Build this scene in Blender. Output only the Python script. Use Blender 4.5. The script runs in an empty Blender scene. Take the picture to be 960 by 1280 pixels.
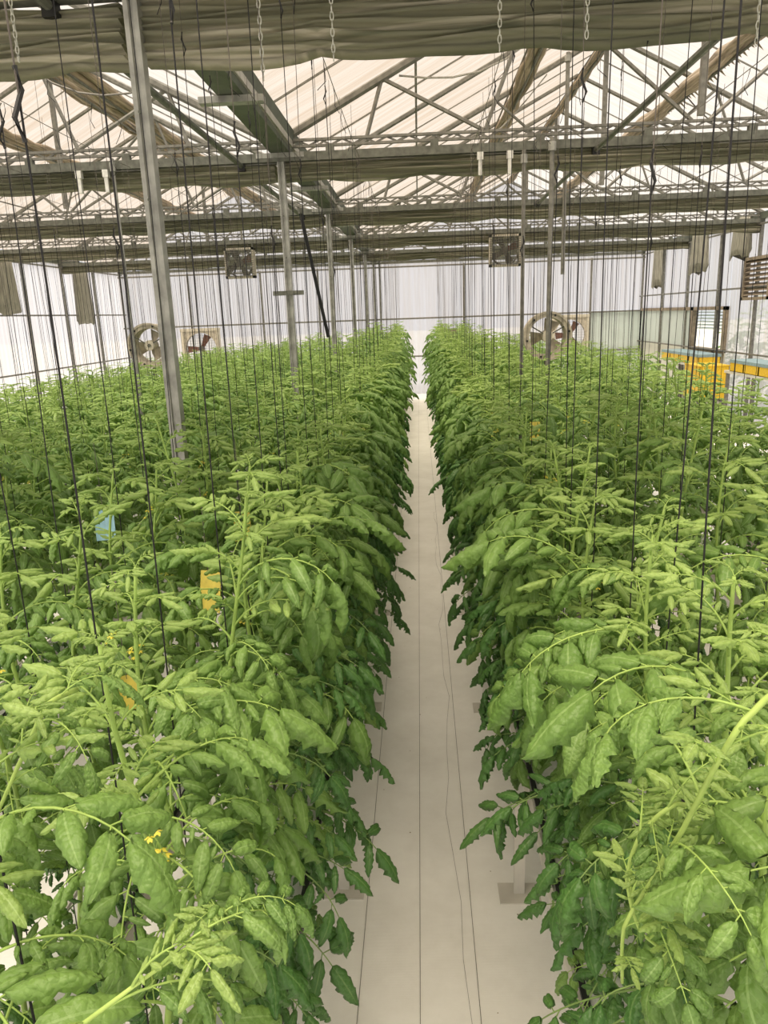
import bpy, math, random
import numpy as np
from mathutils import Vector, Matrix

R_ = random.Random(11)
scene = bpy.context.scene
COL = scene.collection
PI = math.pi

# ------------------------------------------------------------------ camera
F_PX = 924.0
H_CAM = 2.5
def _cam():
    dy = Vector((43.0, 248.0, -F_PX)).normalized()        # aisle direction in camera space
    hz = Vector((1.0, 0.036, 0.0))
    dx = (hz - hz.dot(dy) * dy).normalized()
    dz = dx.cross(dy)
    m = Matrix((dx, dy, dz))                               # rows: world axes in camera space -> camera-to-world
    cd = bpy.data.cameras.new('camera')
    cd.sensor_fit = 'VERTICAL'
    cd.sensor_height = 36.0
    cd.lens = 36.0 * F_PX / 1280.0
    cd.clip_start = 0.02
    cd.clip_end = 400
    co = bpy.data.objects.new('camera', cd)
    COL.objects.link(co)
    co.matrix_world = Matrix.Translation((0, 0, H_CAM)) @ m.to_4x4()
    scene.camera = co
_cam()

# ------------------------------------------------------------------ world, exposure
w = bpy.data.worlds.new('overcast_sky')
scene.world = w
w.use_nodes = True
nt = w.node_tree
nt.nodes.clear()
o_ = nt.nodes.new('ShaderNodeOutputWorld')
bg = nt.nodes.new('ShaderNodeBackground')
tc = nt.nodes.new('ShaderNodeTexCoord')
sep = nt.nodes.new('ShaderNodeSeparateXYZ')
rp = nt.nodes.new('ShaderNodeValToRGB')
nt.links.new(tc.outputs['Generated'], sep.inputs[0])
nt.links.new(sep.outputs[2], rp.inputs[0])
rp.color_ramp.elements[0].position = 0.0
rp.color_ramp.elements[0].color = (0.94, 0.96, 1.0, 1)
rp.color_ramp.elements[1].position = 0.9
rp.color_ramp.elements[1].color = (1.0, 0.99, 0.97, 1)
nt.links.new(rp.outputs[0], bg.inputs[0])
bg.inputs[1].default_value = 0.68
nt.links.new(bg.outputs[0], o_.inputs[0])
sd = bpy.data.lights.new('hazy_sun', 'SUN')
sd.energy = 5.0
sd.angle = math.radians(60)
sd.color = (1.0, 0.97, 0.9)
so = bpy.data.objects.new('hazy_sun', sd)
COL.objects.link(so)
so.rotation_euler = (math.radians(14), math.radians(-12), 0)
scene.view_settings.view_transform = 'Standard'
scene.view_settings.look = 'None'
scene.view_settings.exposure = 0.45
scene.view_settings.gamma = 1.0
scene.view_settings.use_curve_mapping = False

# ------------------------------------------------------------------ materials
def new_mat(name):
    m = bpy.data.materials.new(name)
    m.use_nodes = True
    t = m.node_tree
    return m, t, t.nodes, t.links, t.nodes['Principled BSDF'], t.nodes['Material Output']

def mat(name, col, rough=0.5, metal=0.0, var=0.12, scale=30.0, bump=0.0, stretch=None, spec=0.4):
    m, t, N, L, p, out = new_mat(name)
    co = N.new('ShaderNodeTexCoord')
    src = co.outputs['Object']
    if stretch:
        mp = N.new('ShaderNodeMapping')
        mp.inputs['Scale'].default_value = stretch
        L.new(src, mp.inputs[0])
        src = mp.outputs[0]
    nz = N.new('ShaderNodeTexNoise')
    nz.inputs['Scale'].default_value = scale
    nz.inputs['Detail'].default_value = 4
    L.new(src, nz.inputs['Vector'])
    r = N.new('ShaderNodeValToRGB')
    r.color_ramp.elements[0].position = 0.3
    r.color_ramp.elements[1].position = 0.7
    r.color_ramp.elements[0].color = [c * (1 - var) for c in col] + [1]
    r.color_ramp.elements[1].color = [min(1, c * (1 + var)) for c in col] + [1]
    L.new(nz.outputs[0], r.inputs[0])
    L.new(r.outputs[0], p.inputs['Base Color'])
    p.inputs['Roughness'].default_value = rough
    p.inputs['Metallic'].default_value = metal
    p.inputs['Specular IOR Level'].default_value = spec
    if bump:
        b = N.new('ShaderNodeBump')
        b.inputs['Strength'].default_value = bump
        b.inputs['Distance'].default_value = 0.01
        L.new(nz.outputs[0], b.inputs['Height'])
        L.new(b.outputs[0], p.inputs['Normal'])
    return m

def leaf_mat(name, dark, light, vein, trans=0.32, tcol=None, rough=0.5):
    m, t, N, L, p, out = new_mat(name)
    uv = N.new('ShaderNodeUVMap')
    s = N.new('ShaderNodeSeparateXYZ')
    L.new(uv.outputs[0], s.inputs[0])
    def M(op, a, b=None, c=None):
        n = N.new('ShaderNodeMath'); n.operation = op
        for k, v in enumerate((a, b, c)):
            if v is None: continue
            if isinstance(v, (int, float)): n.inputs[k].default_value = v
            else: L.new(v, n.inputs[k])
        return n.outputs[0]
    au = M('ABSOLUTE', M('MULTIPLY', M('SUBTRACT', s.outputs[0], 0.5), 2.0))      # 0 at midrib, 1 at edge
    mid = M('LESS_THAN', au, 0.05)
    fr = M('FRACT', M('MULTIPLY', M('SUBTRACT', s.outputs[1], M('MULTIPLY', au, 0.28)), 7.0))
    sv = M('LESS_THAN', fr, 0.09)
    ve = M('MAXIMUM', M('MULTIPLY', mid, 0.55), M('MULTIPLY', sv, 0.16))
    oi = N.new('ShaderNodeObjectInfo')
    co = N.new('ShaderNodeTexCoord')
    nz = N.new('ShaderNodeTexNoise'); nz.inputs['Scale'].default_value = 9.0
    L.new(co.outputs['Object'], nz.inputs['Vector'])
    f = M('ADD', M('MULTIPLY', oi.outputs['Random'], 0.55), M('MULTIPLY', nz.outputs[0], 0.5))
    mx = N.new('ShaderNodeMix'); mx.data_type = 'RGBA'
    mx.inputs[6].default_value = (*dark, 1); mx.inputs[7].default_value = (*light, 1)
    L.new(f, mx.inputs[0])
    mv = N.new('ShaderNodeMix'); mv.data_type = 'RGBA'
    L.new(ve, mv.inputs[0]); L.new(mx.outputs[2], mv.inputs[6]); mv.inputs[7].default_value = (*vein, 1)
    L.new(mv.outputs[2], p.inputs['Base Color'])
    p.inputs['Roughness'].default_value = 0.42
    p.inputs['Specular IOR Level'].default_value = 0.5
    n2 = N.new('ShaderNodeTexNoise'); n2.inputs['Scale'].default_value = 140.0
    L.new(co.outputs['Object'], n2.inputs['Vector'])
    hgt = M('SUBTRACT', M('MULTIPLY', n2.outputs[0], 0.6), ve)
    n3 = N.new('ShaderNodeTexVoronoi'); n3.inputs['Scale'].default_value = 95.0
    L.new(co.outputs['Object'], n3.inputs['Vector'])
    hgt = M('SUBTRACT', hgt, M('MULTIPLY', n3.outputs['Distance'], 1.1))
    b = N.new('ShaderNodeBump'); b.inputs['Strength'].default_value = 0.6; b.inputs['Distance'].default_value = 0.004
    L.new(hgt, b.inputs['Height']); L.new(b.outputs[0], p.inputs['Normal'])
    tr = N.new('ShaderNodeBsdfTranslucent')
    hs = N.new('ShaderNodeHueSaturation'); hs.inputs['Value'].default_value = 1.15; hs.inputs['Saturation'].default_value = 1.05
    hs.inputs['Hue'].default_value = 0.485
    L.new(mv.outputs[2], hs.inputs['Color']); L.new(hs.outputs[0], tr.inputs[0])
    ms = N.new('ShaderNodeMixShader'); ms.inputs[0].default_value = trans
    L.new(p.outputs[0], ms.inputs[1]); L.new(tr.outputs[0], ms.inputs[2])
    L.new(ms.outputs[0], out.inputs[0])
    return m

def film_mat(name, clear, milky, through, streak=(1, 1, 1), dirt=0.25, thr=None):
    """weathered greenhouse film: part of the light passes straight, the rest is scattered through"""
    m, t, N, L, p, out = new_mat(name)
    N.remove(p)
    co = N.new('ShaderNodeTexCoord')
    mp = N.new('ShaderNodeMapping'); mp.inputs['Scale'].default_value = streak
    L.new(co.outputs['Object'], mp.inputs[0])
    nz = N.new('ShaderNodeTexNoise'); nz.inputs['Scale'].default_value = 1.0; nz.inputs['Detail'].default_value = 6
    nz.inputs['Roughness'].default_value = 0.65
    L.new(mp.outputs[0], nz.inputs['Vector'])
    r = N.new('ShaderNodeValToRGB')
    r.color_ramp.elements[0].position = 0.32; r.color_ramp.elements[1].position = 0.62
    r.color_ramp.elements[0].color = [c * (1 - dirt * k) for c, k in zip(clear, (0.7, 1.0, 1.4))] + [1]
    r.color_ramp.elements[1].color = [*clear, 1]
    L.new(nz.outputs[0], r.inputs[0])
    a = N.new('ShaderNodeBsdfTransparent'); L.new(r.outputs[0], a.inputs[0])
    r2 = N.new('ShaderNodeValToRGB')
    r2.color_ramp.elements[0].position = 0.32; r2.color_ramp.elements[1].position = 0.62
    r2.color_ramp.elements[0].color = [c * (1 - dirt * k) for c, k in zip(milky, (0.7, 1.0, 1.4))] + [1]
    r2.color_ramp.elements[1].color = [*milky, 1]
    L.new(nz.outputs[0], r2.inputs[0])
    b = N.new('ShaderNodeBsdfTranslucent'); L.new(r2.outputs[0], b.inputs[0])
    ms = N.new('ShaderNodeMixShader'); ms.inputs[0].default_value = 1 - through
    L.new(a.outputs[0], ms.inputs[1]); L.new(b.outputs[0], ms.inputs[2])
    L.new(ms.outputs[0], out.inputs[0])
    return m

STEEL = mat('galvanised_steel', (0.36, 0.36, 0.33), 0.5, 0.35, 0.25, 14, 0.1)
STEEL_D = mat('weathered_dark_steel', (0.14, 0.145, 0.12), 0.6, 0.2, 0.3, 18, 0.1)
STEEL_M = mat('dull_grey_pipe', (0.21, 0.205, 0.18), 0.55, 0.3, 0.25, 20)
GUTTER_M = mat('painted_gutter_steel', (0.10, 0.115, 0.085), 0.55, 0.1, 0.3, 6)
PLATE_M = mat('pale_bracket_steel', (0.42, 0.41, 0.37), 0.5, 0.3, 0.2, 20)
BUNDLE_M = mat('rolled_brown_film', (0.33, 0.27, 0.20), 0.8, 0, 0.5, 3, 0.5, (14, 0.5, 14))
DRAPE_M = mat('gathered_grey_netting', (0.30, 0.29, 0.24), 0.9, 0, 0.35, 40, 0.3, (1, 1, 0.1))
WIRE_M = mat('thin_wire', (0.18, 0.17, 0.15), 0.5, 0.4)
CORD_B = mat('black_twine', (0.018, 0.018, 0.02), 0.7)
CORD_G = mat('grey_twine', (0.13, 0.115, 0.10), 0.8)
CHAIN_M = mat('white_plastic_chain', (0.66, 0.66, 0.60), 0.5)
PLASTIC_W = mat('white_plastic', (0.72, 0.72, 0.68), 0.45)
FAN_M = mat('dusty_beige_fan_housing', (0.50, 0.45, 0.36), 0.65, 0, 0.25, 12, 0.1)
FAN_D = mat('dark_fan_blade', (0.14, 0.12, 0.10), 0.6)
RUST_M = mat('red_brown_blade', (0.20, 0.085, 0.06), 0.6)
HUB_M = mat('cream_motor_cap', (0.62, 0.57, 0.46), 0.5)
BLACK_P = mat('black_drip_pipe', (0.02, 0.02, 0.02), 0.45)
TROUGH_M = mat('white_trough', (0.55, 0.53, 0.47), 0.55, 0, 0.1, 8)
STEM_M = mat('pale_green_stem', (0.34, 0.50, 0.12), 0.55, 0, 0.2, 30, 0.05)
STEM_Y = mat('young_shoot_skin', (0.42, 0.58, 0.15), 0.5, 0, 0.12, 30, 0.05)
STEM_O = mat('mature_green_stem', (0.22, 0.34, 0.10), 0.55, 0, 0.25, 20, 0.05)
PETAL_M = mat('yellow_petal', (0.88, 0.76, 0.10), 0.5)
YCARD = mat('yellow_sticky_card', (0.82, 0.68, 0.14), 0.4)
BCARD = mat('blue_sticky_card', (0.30, 0.52, 0.62), 0.4)
YEL = mat('yellow_plastic', (0.80, 0.52, 0.03), 0.5)
BLU = mat('pale_blue_plastic', (0.25, 0.36, 0.39), 0.5)
PANEL_M = mat('pale_wall_panel', (0.62, 0.62, 0.55), 0.5, 0, 0.05, 3)
PANEL_G = mat('greenish_white_panel', (0.58, 0.65, 0.62), 0.4, 0, 0.05, 3)
BROWN_M = mat('weathered_brown_frame', (0.27, 0.22, 0.16), 0.7, 0, 0.3, 10)
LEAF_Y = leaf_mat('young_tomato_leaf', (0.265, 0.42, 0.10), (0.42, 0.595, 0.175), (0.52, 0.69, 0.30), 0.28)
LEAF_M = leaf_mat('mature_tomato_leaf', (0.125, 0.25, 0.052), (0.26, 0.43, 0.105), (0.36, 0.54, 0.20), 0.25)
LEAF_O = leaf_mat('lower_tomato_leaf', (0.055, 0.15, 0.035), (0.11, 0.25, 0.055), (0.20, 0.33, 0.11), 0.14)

def net_mat():
    m, t, N, L, p, out = new_mat('olive_shade_netting')
    co = N.new('ShaderNodeTexCoord')
    mp = N.new('ShaderNodeMapping'); mp.inputs['Scale'].default_value = (0.3, 1, 30)
    L.new(co.outputs['Object'], mp.inputs[0])
    nz = N.new('ShaderNodeTexNoise'); nz.inputs['Scale'].default_value = 1.3; nz.inputs['Detail'].default_value = 5
    L.new(mp.outputs[0], nz.inputs['Vector'])
    r = N.new('ShaderNodeValToRGB')
    r.color_ramp.elements[0].position = 0.35; r.color_ramp.elements[0].color = (0.25, 0.26, 0.18, 1)
    r.color_ramp.elements[1].position = 0.66; r.color_ramp.elements[1].color = (0.74, 0.70, 0.58, 1)
    e = r.color_ramp.elements.new(0.55); e.color = (0.40, 0.39, 0.285, 1)
    L.new(nz.outputs[0], r.inputs[0]); L.new(r.outputs[0], p.inputs['Base Color'])
    p.inputs['Roughness'].default_value = 0.85
    tr = N.new('ShaderNodeBsdfTranslucent'); L.new(r.outputs[0], tr.inputs[0])
    ms = N.new('ShaderNodeMixShader'); ms.inputs[0].default_value = 0.52
    L.new(p.outputs[0], ms.inputs[1]); L.new(tr.outputs[0], ms.inputs[2]); L.new(ms.outputs[0], out.inputs[0])
    return m
NET = net_mat()

def floor_mat():
    m, t, N, L, p, out = new_mat('white_woven_ground_cloth')
    co = N.new('ShaderNodeTexCoord')
    nz = N.new('ShaderNodeTexNoise'); nz.inputs['Scale'].default_value = 2.2; nz.inputs['Detail'].default_value = 8
    nz.inputs['Roughness'].default_value = 0.7
    L.new(co.outputs['Object'], nz.inputs['Vector'])
    r = N.new('ShaderNodeValToRGB')
    r.color_ramp.elements[0].position = 0.3; r.color_ramp.elements[0].color = (0.77, 0.76, 0.71, 1)
    r.color_ramp.elements[1].position = 0.62; r.color_ramp.elements[1].color = (0.88, 0.875, 0.83, 1)
    L.new(nz.outputs[0], r.inputs[0])
    # scattered specks of dirt
    vo = N.new('ShaderNodeTexVoronoi'); vo.inputs['Scale'].default_value = 9.0
    L.new(co.outputs['Object'], vo.inputs['Vector'])
    lt = N.new('ShaderNodeMath'); lt.operation = 'LESS_THAN'; lt.inputs[1].default_value = 0.035
    L.new(vo.outputs['Distance'], lt.inputs[0])
    mx = N.new('ShaderNodeMix'); mx.data_type = 'RGBA'; mx.inputs[7].default_value = (0.35, 0.30, 0.22, 1)
    L.new(lt.outputs[0], mx.inputs[0]); L.new(r.outputs[0], mx.inputs[6])
    L.new(mx.outputs[2], p.inputs['Base Color'])
    p.inputs['Roughness'].default_value = 0.75
    wv = N.new('ShaderNodeTexWave'); wv.inputs['Scale'].default_value = 60.0; wv.bands_direction = 'Y'
    wv.inputs['Distortion'].default_value = 1.5
    L.new(co.outputs['Object'], wv.inputs['Vector'])
    b = N.new('ShaderNodeBump'); b.inputs['Strength'].default_value = 0.12; b.inputs['Distance'].default_value = 0.004
    L.new(wv.outputs[0], b.inputs['Height']); L.new(b.outputs[0], p.inputs['Normal'])
    return m
FLOOR_M = floor_mat()

# ------------------------------------------------------------------ mesh helpers
class MB:
    def __init__(s):
        s.v = []; s.f = []; s.mi = []; s.uv = []; s.n = 0
    def add(s, V, F, mi=0, uv=None):
        V = np.asarray(V, dtype=float)
        s.v.append(V)
        b = s.n
        s.f += [tuple(b + i for i in f) for f in F]
        s.mi += [mi] * len(F)
        s.uv.append(np.zeros((len(V), 2)) if uv is None else np.asarray(uv, dtype=float))
        s.n += len(V)
        return s
    def box(s, lo, hi, mi=0):
        x0, y0, z0 = lo; x1, y1, z1 = hi
        V = [(x0, y0, z0), (x1, y0, z0), (x1, y1, z0), (x0, y1, z0), (x0, y0, z1), (x1, y0, z1), (x1, y1, z1), (x0, y1, z1)]
        return s.add(V, [(0, 3, 2, 1), (4, 5, 6, 7), (0, 1, 5, 4), (1, 2, 6, 5), (2, 3, 7, 6), (3, 0, 4, 7)], mi)
    def tube(s, pts, r, n=6, mi=0, cap=True, flat=1.0):
        P = [Vector(p) for p in pts]
        rr = r if isinstance(r, (list, tuple, np.ndarray)) else [r] * len(P)
        V = []; F = []
        up = Vector((0, 0, 1))
        for i, p in enumerate(P):
            d = (P[min(i + 1, len(P) - 1)] - P[max(i - 1, 0)])
            d = d.normalized() if d.length > 1e-9 else Vector((0, 0, 1))
            a = d.cross(up)
            if a.length < 0.05: a = d.cross(Vector((0, 1, 0)))
            a.normalize(); b = a.cross(d)
            for k in range(n):
                t = 2 * PI * (k + 0.5) / n
                V.append(tuple(p + a * math.cos(t) * rr[i] + b * math.sin(t) * rr[i] * flat))
        for i in range(len(P) - 1):
            for k in range(n):
                k2 = (k + 1) % n
                F.append((i * n + k, i * n + k2, (i + 1) * n + k2, (i + 1) * n + k))
        if cap:
            F.append(tuple(range(n))[::-1]); F.append(tuple((len(P) - 1) * n + k for k in range(n)))
        return s.add(V, F, mi)
    def disc_ring(s, c, ro, ri, y0, y1, n=28, mi=0):
        """annulus with depth along Y"""
        V = []
        for k in range(n):
            t = 2 * PI * k / n
            ca, sa = math.cos(t), math.sin(t)
            for r, y in ((ro, y0), (ri, y0), (ri, y1), (ro, y1)):
                V.append((c[0] + r * ca, c[1] + y, c[2] + r * sa))
        F = []
        for k in range(n):
            a = 4 * k; b = 4 * ((k + 1) % n)
            for j in range(4):
                j2 = (j + 1) % 4
                F.append((a + j, a + j2, b + j2, b + j))
        return s.add(V, F, mi)
    def mesh(s, name, mats, smooth=False):
        me = bpy.data.meshes.new(name)
        V = np.concatenate(s.v) if s.v else np.zeros((0, 3))
        me.from_pydata(V.tolist(), [], s.f)
        if not isinstance(mats, (list, tuple)): mats = [mats]
        for m in mats: me.materials.append(m)
        if len(mats) > 1: me.polygons.foreach_set('material_index', s.mi)
        U = np.concatenate(s.uv)
        if U.any():
            l = me.uv_layers.new(name='UVMap')
            idx = np.empty(len(me.loops), dtype=np.int32)
            me.loops.foreach_get('vertex_index', idx)
            l.data.foreach_set('uv', U[idx].ravel())
        if smooth: me.polygons.foreach_set('use_smooth', [True] * len(me.polygons))
        me.update()
        return me
    def build(s, name, mats, parent=None, loc=None, smooth=False):
        return link(name, s.mesh(name, mats, smooth), parent, loc)

def link(name, data, parent=None, loc=None, rot=None, sc=None):
    o = bpy.data.objects.new(name, data)
    COL.objects.link(o)
    if parent is not None: o.parent = parent
    if loc is not None: o.location = loc
    if rot is not None: o.rotation_euler = rot
    if sc is not None: o.scale = (sc, sc, sc) if isinstance(sc, (int, float)) else sc
    return o

def tag(o, label=None, cat=None, group=None, kind=None):
    if label: o['label'] = label
    if cat: o['category'] = cat
    if group: o['group'] = group
    if kind: o['kind'] = kind
    return o

def thing(name, label, cat, loc=(0, 0, 0), group=None, rz=0.0):
    o = link(name, None, None, loc)
    o.rotation_euler = (0, 0, rz)
    o.empty_display_size = 0.1
    return tag(o, label, cat, group)

ORD = ['zeroth', 'first', 'second', 'third', 'fourth', 'fifth', 'sixth', 'seventh', 'eighth', 'ninth', 'tenth', 'eleventh', 'twelfth',
       'thirteenth', 'fourteenth', 'fifteenth', 'sixteenth', 'seventeenth', 'eighteenth', 'nineteenth']
def ordinal(n):
    if n < 20: return ORD[n]
    tens = {2: ('twenty', 'twentieth'), 3: ('thirty', 'thirtieth'), 4: ('forty', 'fortieth'), 5: ('fifty', 'fiftieth'),
            6: ('sixty', 'sixtieth'), 7: ('seventy', 'seventieth')}[n // 10]
    return tens[1] if n % 10 == 0 else tens[0] + '-' + ORD[n % 10]

# ------------------------------------------------------------------ dimensions
BAY = 4.0
XL, XV, XR = -9.4, -1.38, 6.9
SPANS = [(XL, XV, 'the span by the left wall'), (XV, XR, 'the span over the aisle')]
Z_CH, Z_EAVE, Z_RIDGE = 4.06, 4.18, 6.24
Y0, Y1 = -4.0, 24.0
def roof_z(x):
    for a, b, _ in SPANS:
        if a <= x <= b:
            m = (a + b) / 2
            return Z_EAVE + (Z_RIDGE - Z_EAVE) * (1 - abs(x - m) / ((b - a) / 2))
    return Z_EAVE

# ------------------------------------------------------------------ setting
FILM_ROOF = film_mat('weathered_roof_film', (0.85, 0.755, 0.655), (0.78, 0.67, 0.56), 0.80, (0.35, 7.0, 0.35), 0.22)
FILM_PALE = film_mat('pale_roof_film', (0.95, 0.88, 0.80), (0.90, 0.83, 0.75), 0.80, (0.35, 7.0, 0.35), 0.12)
FILM_WALL = film_mat('milky_wall_film', (0.86, 0.87, 0.93), (0.73, 0.71, 0.735), 0.30, (9.0, 9.0, 0.3), 0.14)
GROUND_OUT = mat('pale_outdoor_soil', (0.50, 0.47, 0.40), 0.9, 0, 0.2, 0.6)

fl = MB().box((XL - .1, Y0, -0.06), (XR + .1, Y1 + .1, 0)).build('floor', FLOOR_M); tag(fl, kind='structure')
g = MB().box((-90, -60, -0.3), (90, 120, -0.08)).build('ground', GROUND_OUT); tag(g, kind='structure')

ceiling = link('ceiling', None); tag(ceiling, kind='structure')
def film_quad(p, q, r, s, m, name, parent, nu=6, nv=6, sag=0.03, seed=0):
    rg = random.Random(seed)
    P = [Vector(t) for t in (p, q, r, s)]
    V = []; F = []
    nrm = (P[1] - P[0]).cross(P[3] - P[0]).normalized()
    for j in range(nv + 1):
        for i in range(nu + 1):
            a, b = i / nu, j / nv
            pt = P[0].lerp(P[1], a).lerp(P[3].lerp(P[2], a), b)
            edge = 0 if i in (0, nu) or j in (0, nv) else 1
            pt = pt + nrm * edge * (sag * rg.uniform(0.2, 1.0))
            V.append(tuple(pt))
    for j in range(nv):
        for i in range(nu):
            k = j * (nu + 1) + i
            F.append((k, k + 1, k + nu + 2, k + nu + 1))
    return MB().add(V, F).build(name, m, parent, smooth=True)
k = 0
for si, (a, b, _) in enumerate(SPANS):
    mid = (a + b) / 2
    for n in range(int((Y1 - Y0) / 2)):
        ya = Y0 + 2 * n; yb = ya + 2
        for side in (0, 1):
            xe = a if side == 0 else b
            pale = (si == 0 and side == 1) or (si == 1 and side == 1)
            m = FILM_PALE if pale else FILM_ROOF
            xt = mid
            zt = roof_z(xt) + .06
            film_quad((xe, ya, Z_EAVE + .06), (xe, yb, Z_EAVE + .06), (xt, yb, zt), (xt, ya, zt), m, 'film_panel', ceiling, seed=k)
            k += 1

def wall_film(name, segs, gable=None):
    root = link(name, None); tag(root, kind='structure')
    return root
# left wall
WL = wall_film('wall_left', None)
WR = wall_film('wall_right', None)
WB = wall_film('wall_back', None)
WF = wall_film('wall_front', None)
def corrug(name, parent, p, q, z0, z1, amp=0.012, pitch=0.16, m=None):
    """upright corrugated film sheet between floor points p and q"""
    p = Vector(p); q = Vector(q); d = q - p; L = d.length; d.normalize()
    nrm = Vector((-d.y, d.x, 0))
    n = max(2, int(L / pitch * 4))
    V = []; F = []
    for i in range(n + 1):
        t = L * i / n
        o = nrm * amp * math.sin(2 * PI * t / pitch)
        for z in (z0, z1):
            c = p + d * t + o
            V.append((c.x, c.y, z))
    for i in range(n):
        F.append((2 * i, 2 * i + 2, 2 * i + 3, 2 * i + 1))
    return MB().add(V, F).build(name, m or FILM_WALL, parent, smooth=True)
for n in range(7):
    ya = Y0 + 4 * n
    corrug('film_panel', WL, (XL, ya, 0), (XL, ya + 4, 0), 0.0, Z_EAVE)
    if ya < 12:
        corrug('film_panel', WR, (XR, ya, 0), (XR, ya + 4, 0), 0.0, Z_EAVE)
# right wall far bays: film above the door and window band
corrug('film_panel', WR, (XR, 12, 0), (XR, 17.4, 0), 0.0, Z_EAVE)
corrug('film_panel', WR, (XR, 17.4, 0), (XR, 24, 0), 2.42, Z_EAVE)
MB().box((XR - .02, 17.4, 0), (XR + .02, 24, 1.42)).build('lower_panel', PANEL_M, WR)
MB().box((XR - .02, 19.6, 1.42), (XR + .02, 24, 2.36)).build('upper_panel', PANEL_G, WR)
# back wall with gables, front wall
xs = [XL, -7.2, -4.9, -3.1, XV, 1.42, 3.2, 5.3, XR]
for a, b in zip(xs[:-1], xs[1:]):
    z0 = 0.0
    if a == 5.3:
        z0 = 2.4
    corrug('film_panel', WB, (a, Y1, 0), (b, Y1, 0), z0, 3.92)
for a, b, _ in SPANS:
    mid = (a + b) / 2
    for yy, W_ in ((Y1, WB), (Y0, WF)):
        V = [(a, yy, 3.92), (b, yy, 3.92), (b, yy, Z_EAVE), (mid, yy, Z_RIDGE), (a, yy, Z_EAVE)]
        MB().add(V, [(0, 1, 2, 3, 4)]).build('gable_film', FILM_WALL, W_)
corrug('film_panel', WF, (XL, Y0, 0), (XV, Y0, 0), 0, 3.92)
corrug('film_panel', WF, (XV, Y0, 0), (XR, Y0, 0), 0, 3.92)
MB().box((5.3, Y1 - .03, 0), (XR, Y1 + .01, 2.36)).build('lower_panel', PANEL_G, WB)
# wall framing
def rail(parent, p, q, r=0.025, m=STEEL_M, name='rail'):
    return MB().tube([p, q], r, 6).build(name, m, parent)
for z in (3.91, 2.36, 1.2):
    rail(WB, (XL, Y1 - .08, z), (XR, Y1 - .08, z))
for x in xs:
    if x in (XL, XV, XR): continue
    MB().tube([(x, Y1 - .06, 0), (x, Y1 - .06, 3.95)], .032, 6).build('wall_stud', STEEL_M, WB)
for X, P_, s in ((XL, WL, 1), (XR, WR, -1)):
    for z in (2.78, 1.45, 3.98):
        rail(P_, (X + s * .09, Y0, z), (X + s * .09, Y1, z), .02)
    for n in range(0, 14):
        y = 2.0 * n - 2
        MB().box((X + s * .03 - .03, y - .03, 0), (X + s * .03 + .03, y + .03, Z_EAVE)).build('wall_stud', STEEL_M, P_)
    MB().box((X - .1, Y0, Z_EAVE - .1), (X + .1, Y1, Z_EAVE + .02)).build('eaves_gutter', GUTTER_M, P_)

# window in the right wall: brown surround, slats, dim planting outside
win = link('window_1', None); tag(win, kind='structure')
for lo, hi in (((17.4, 1.42), (17.55, 2.42)), ((19.45, 1.42), (19.6, 2.42)), ((17.4, 2.34), (24, 2.42)), ((17.4, 1.40), (19.6, 1.47))):
    MB().box((XR - .06, lo[0], lo[1]), (XR + .05, hi[0], hi[1])).build('window_frame', BROWN_M, win)
for i in range(6):
    z = 1.9 + i * .075
    MB().add([(XR + .02, 17.6, z), (XR + .02, 19.4, z), (XR + .1, 19.4, z + .035), (XR + .1, 17.6, z + .035),
              (XR + .02, 17.6, z + .008), (XR + .02, 19.4, z + .008), (XR + .1, 19.4, z + .043), (XR + .1, 17.6, z + .043)],
             [(0, 1, 2, 3), (4, 7, 6, 5), (0, 4, 5, 1), (3, 2, 6, 7)]).build('slat', PANEL_G, win)

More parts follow.
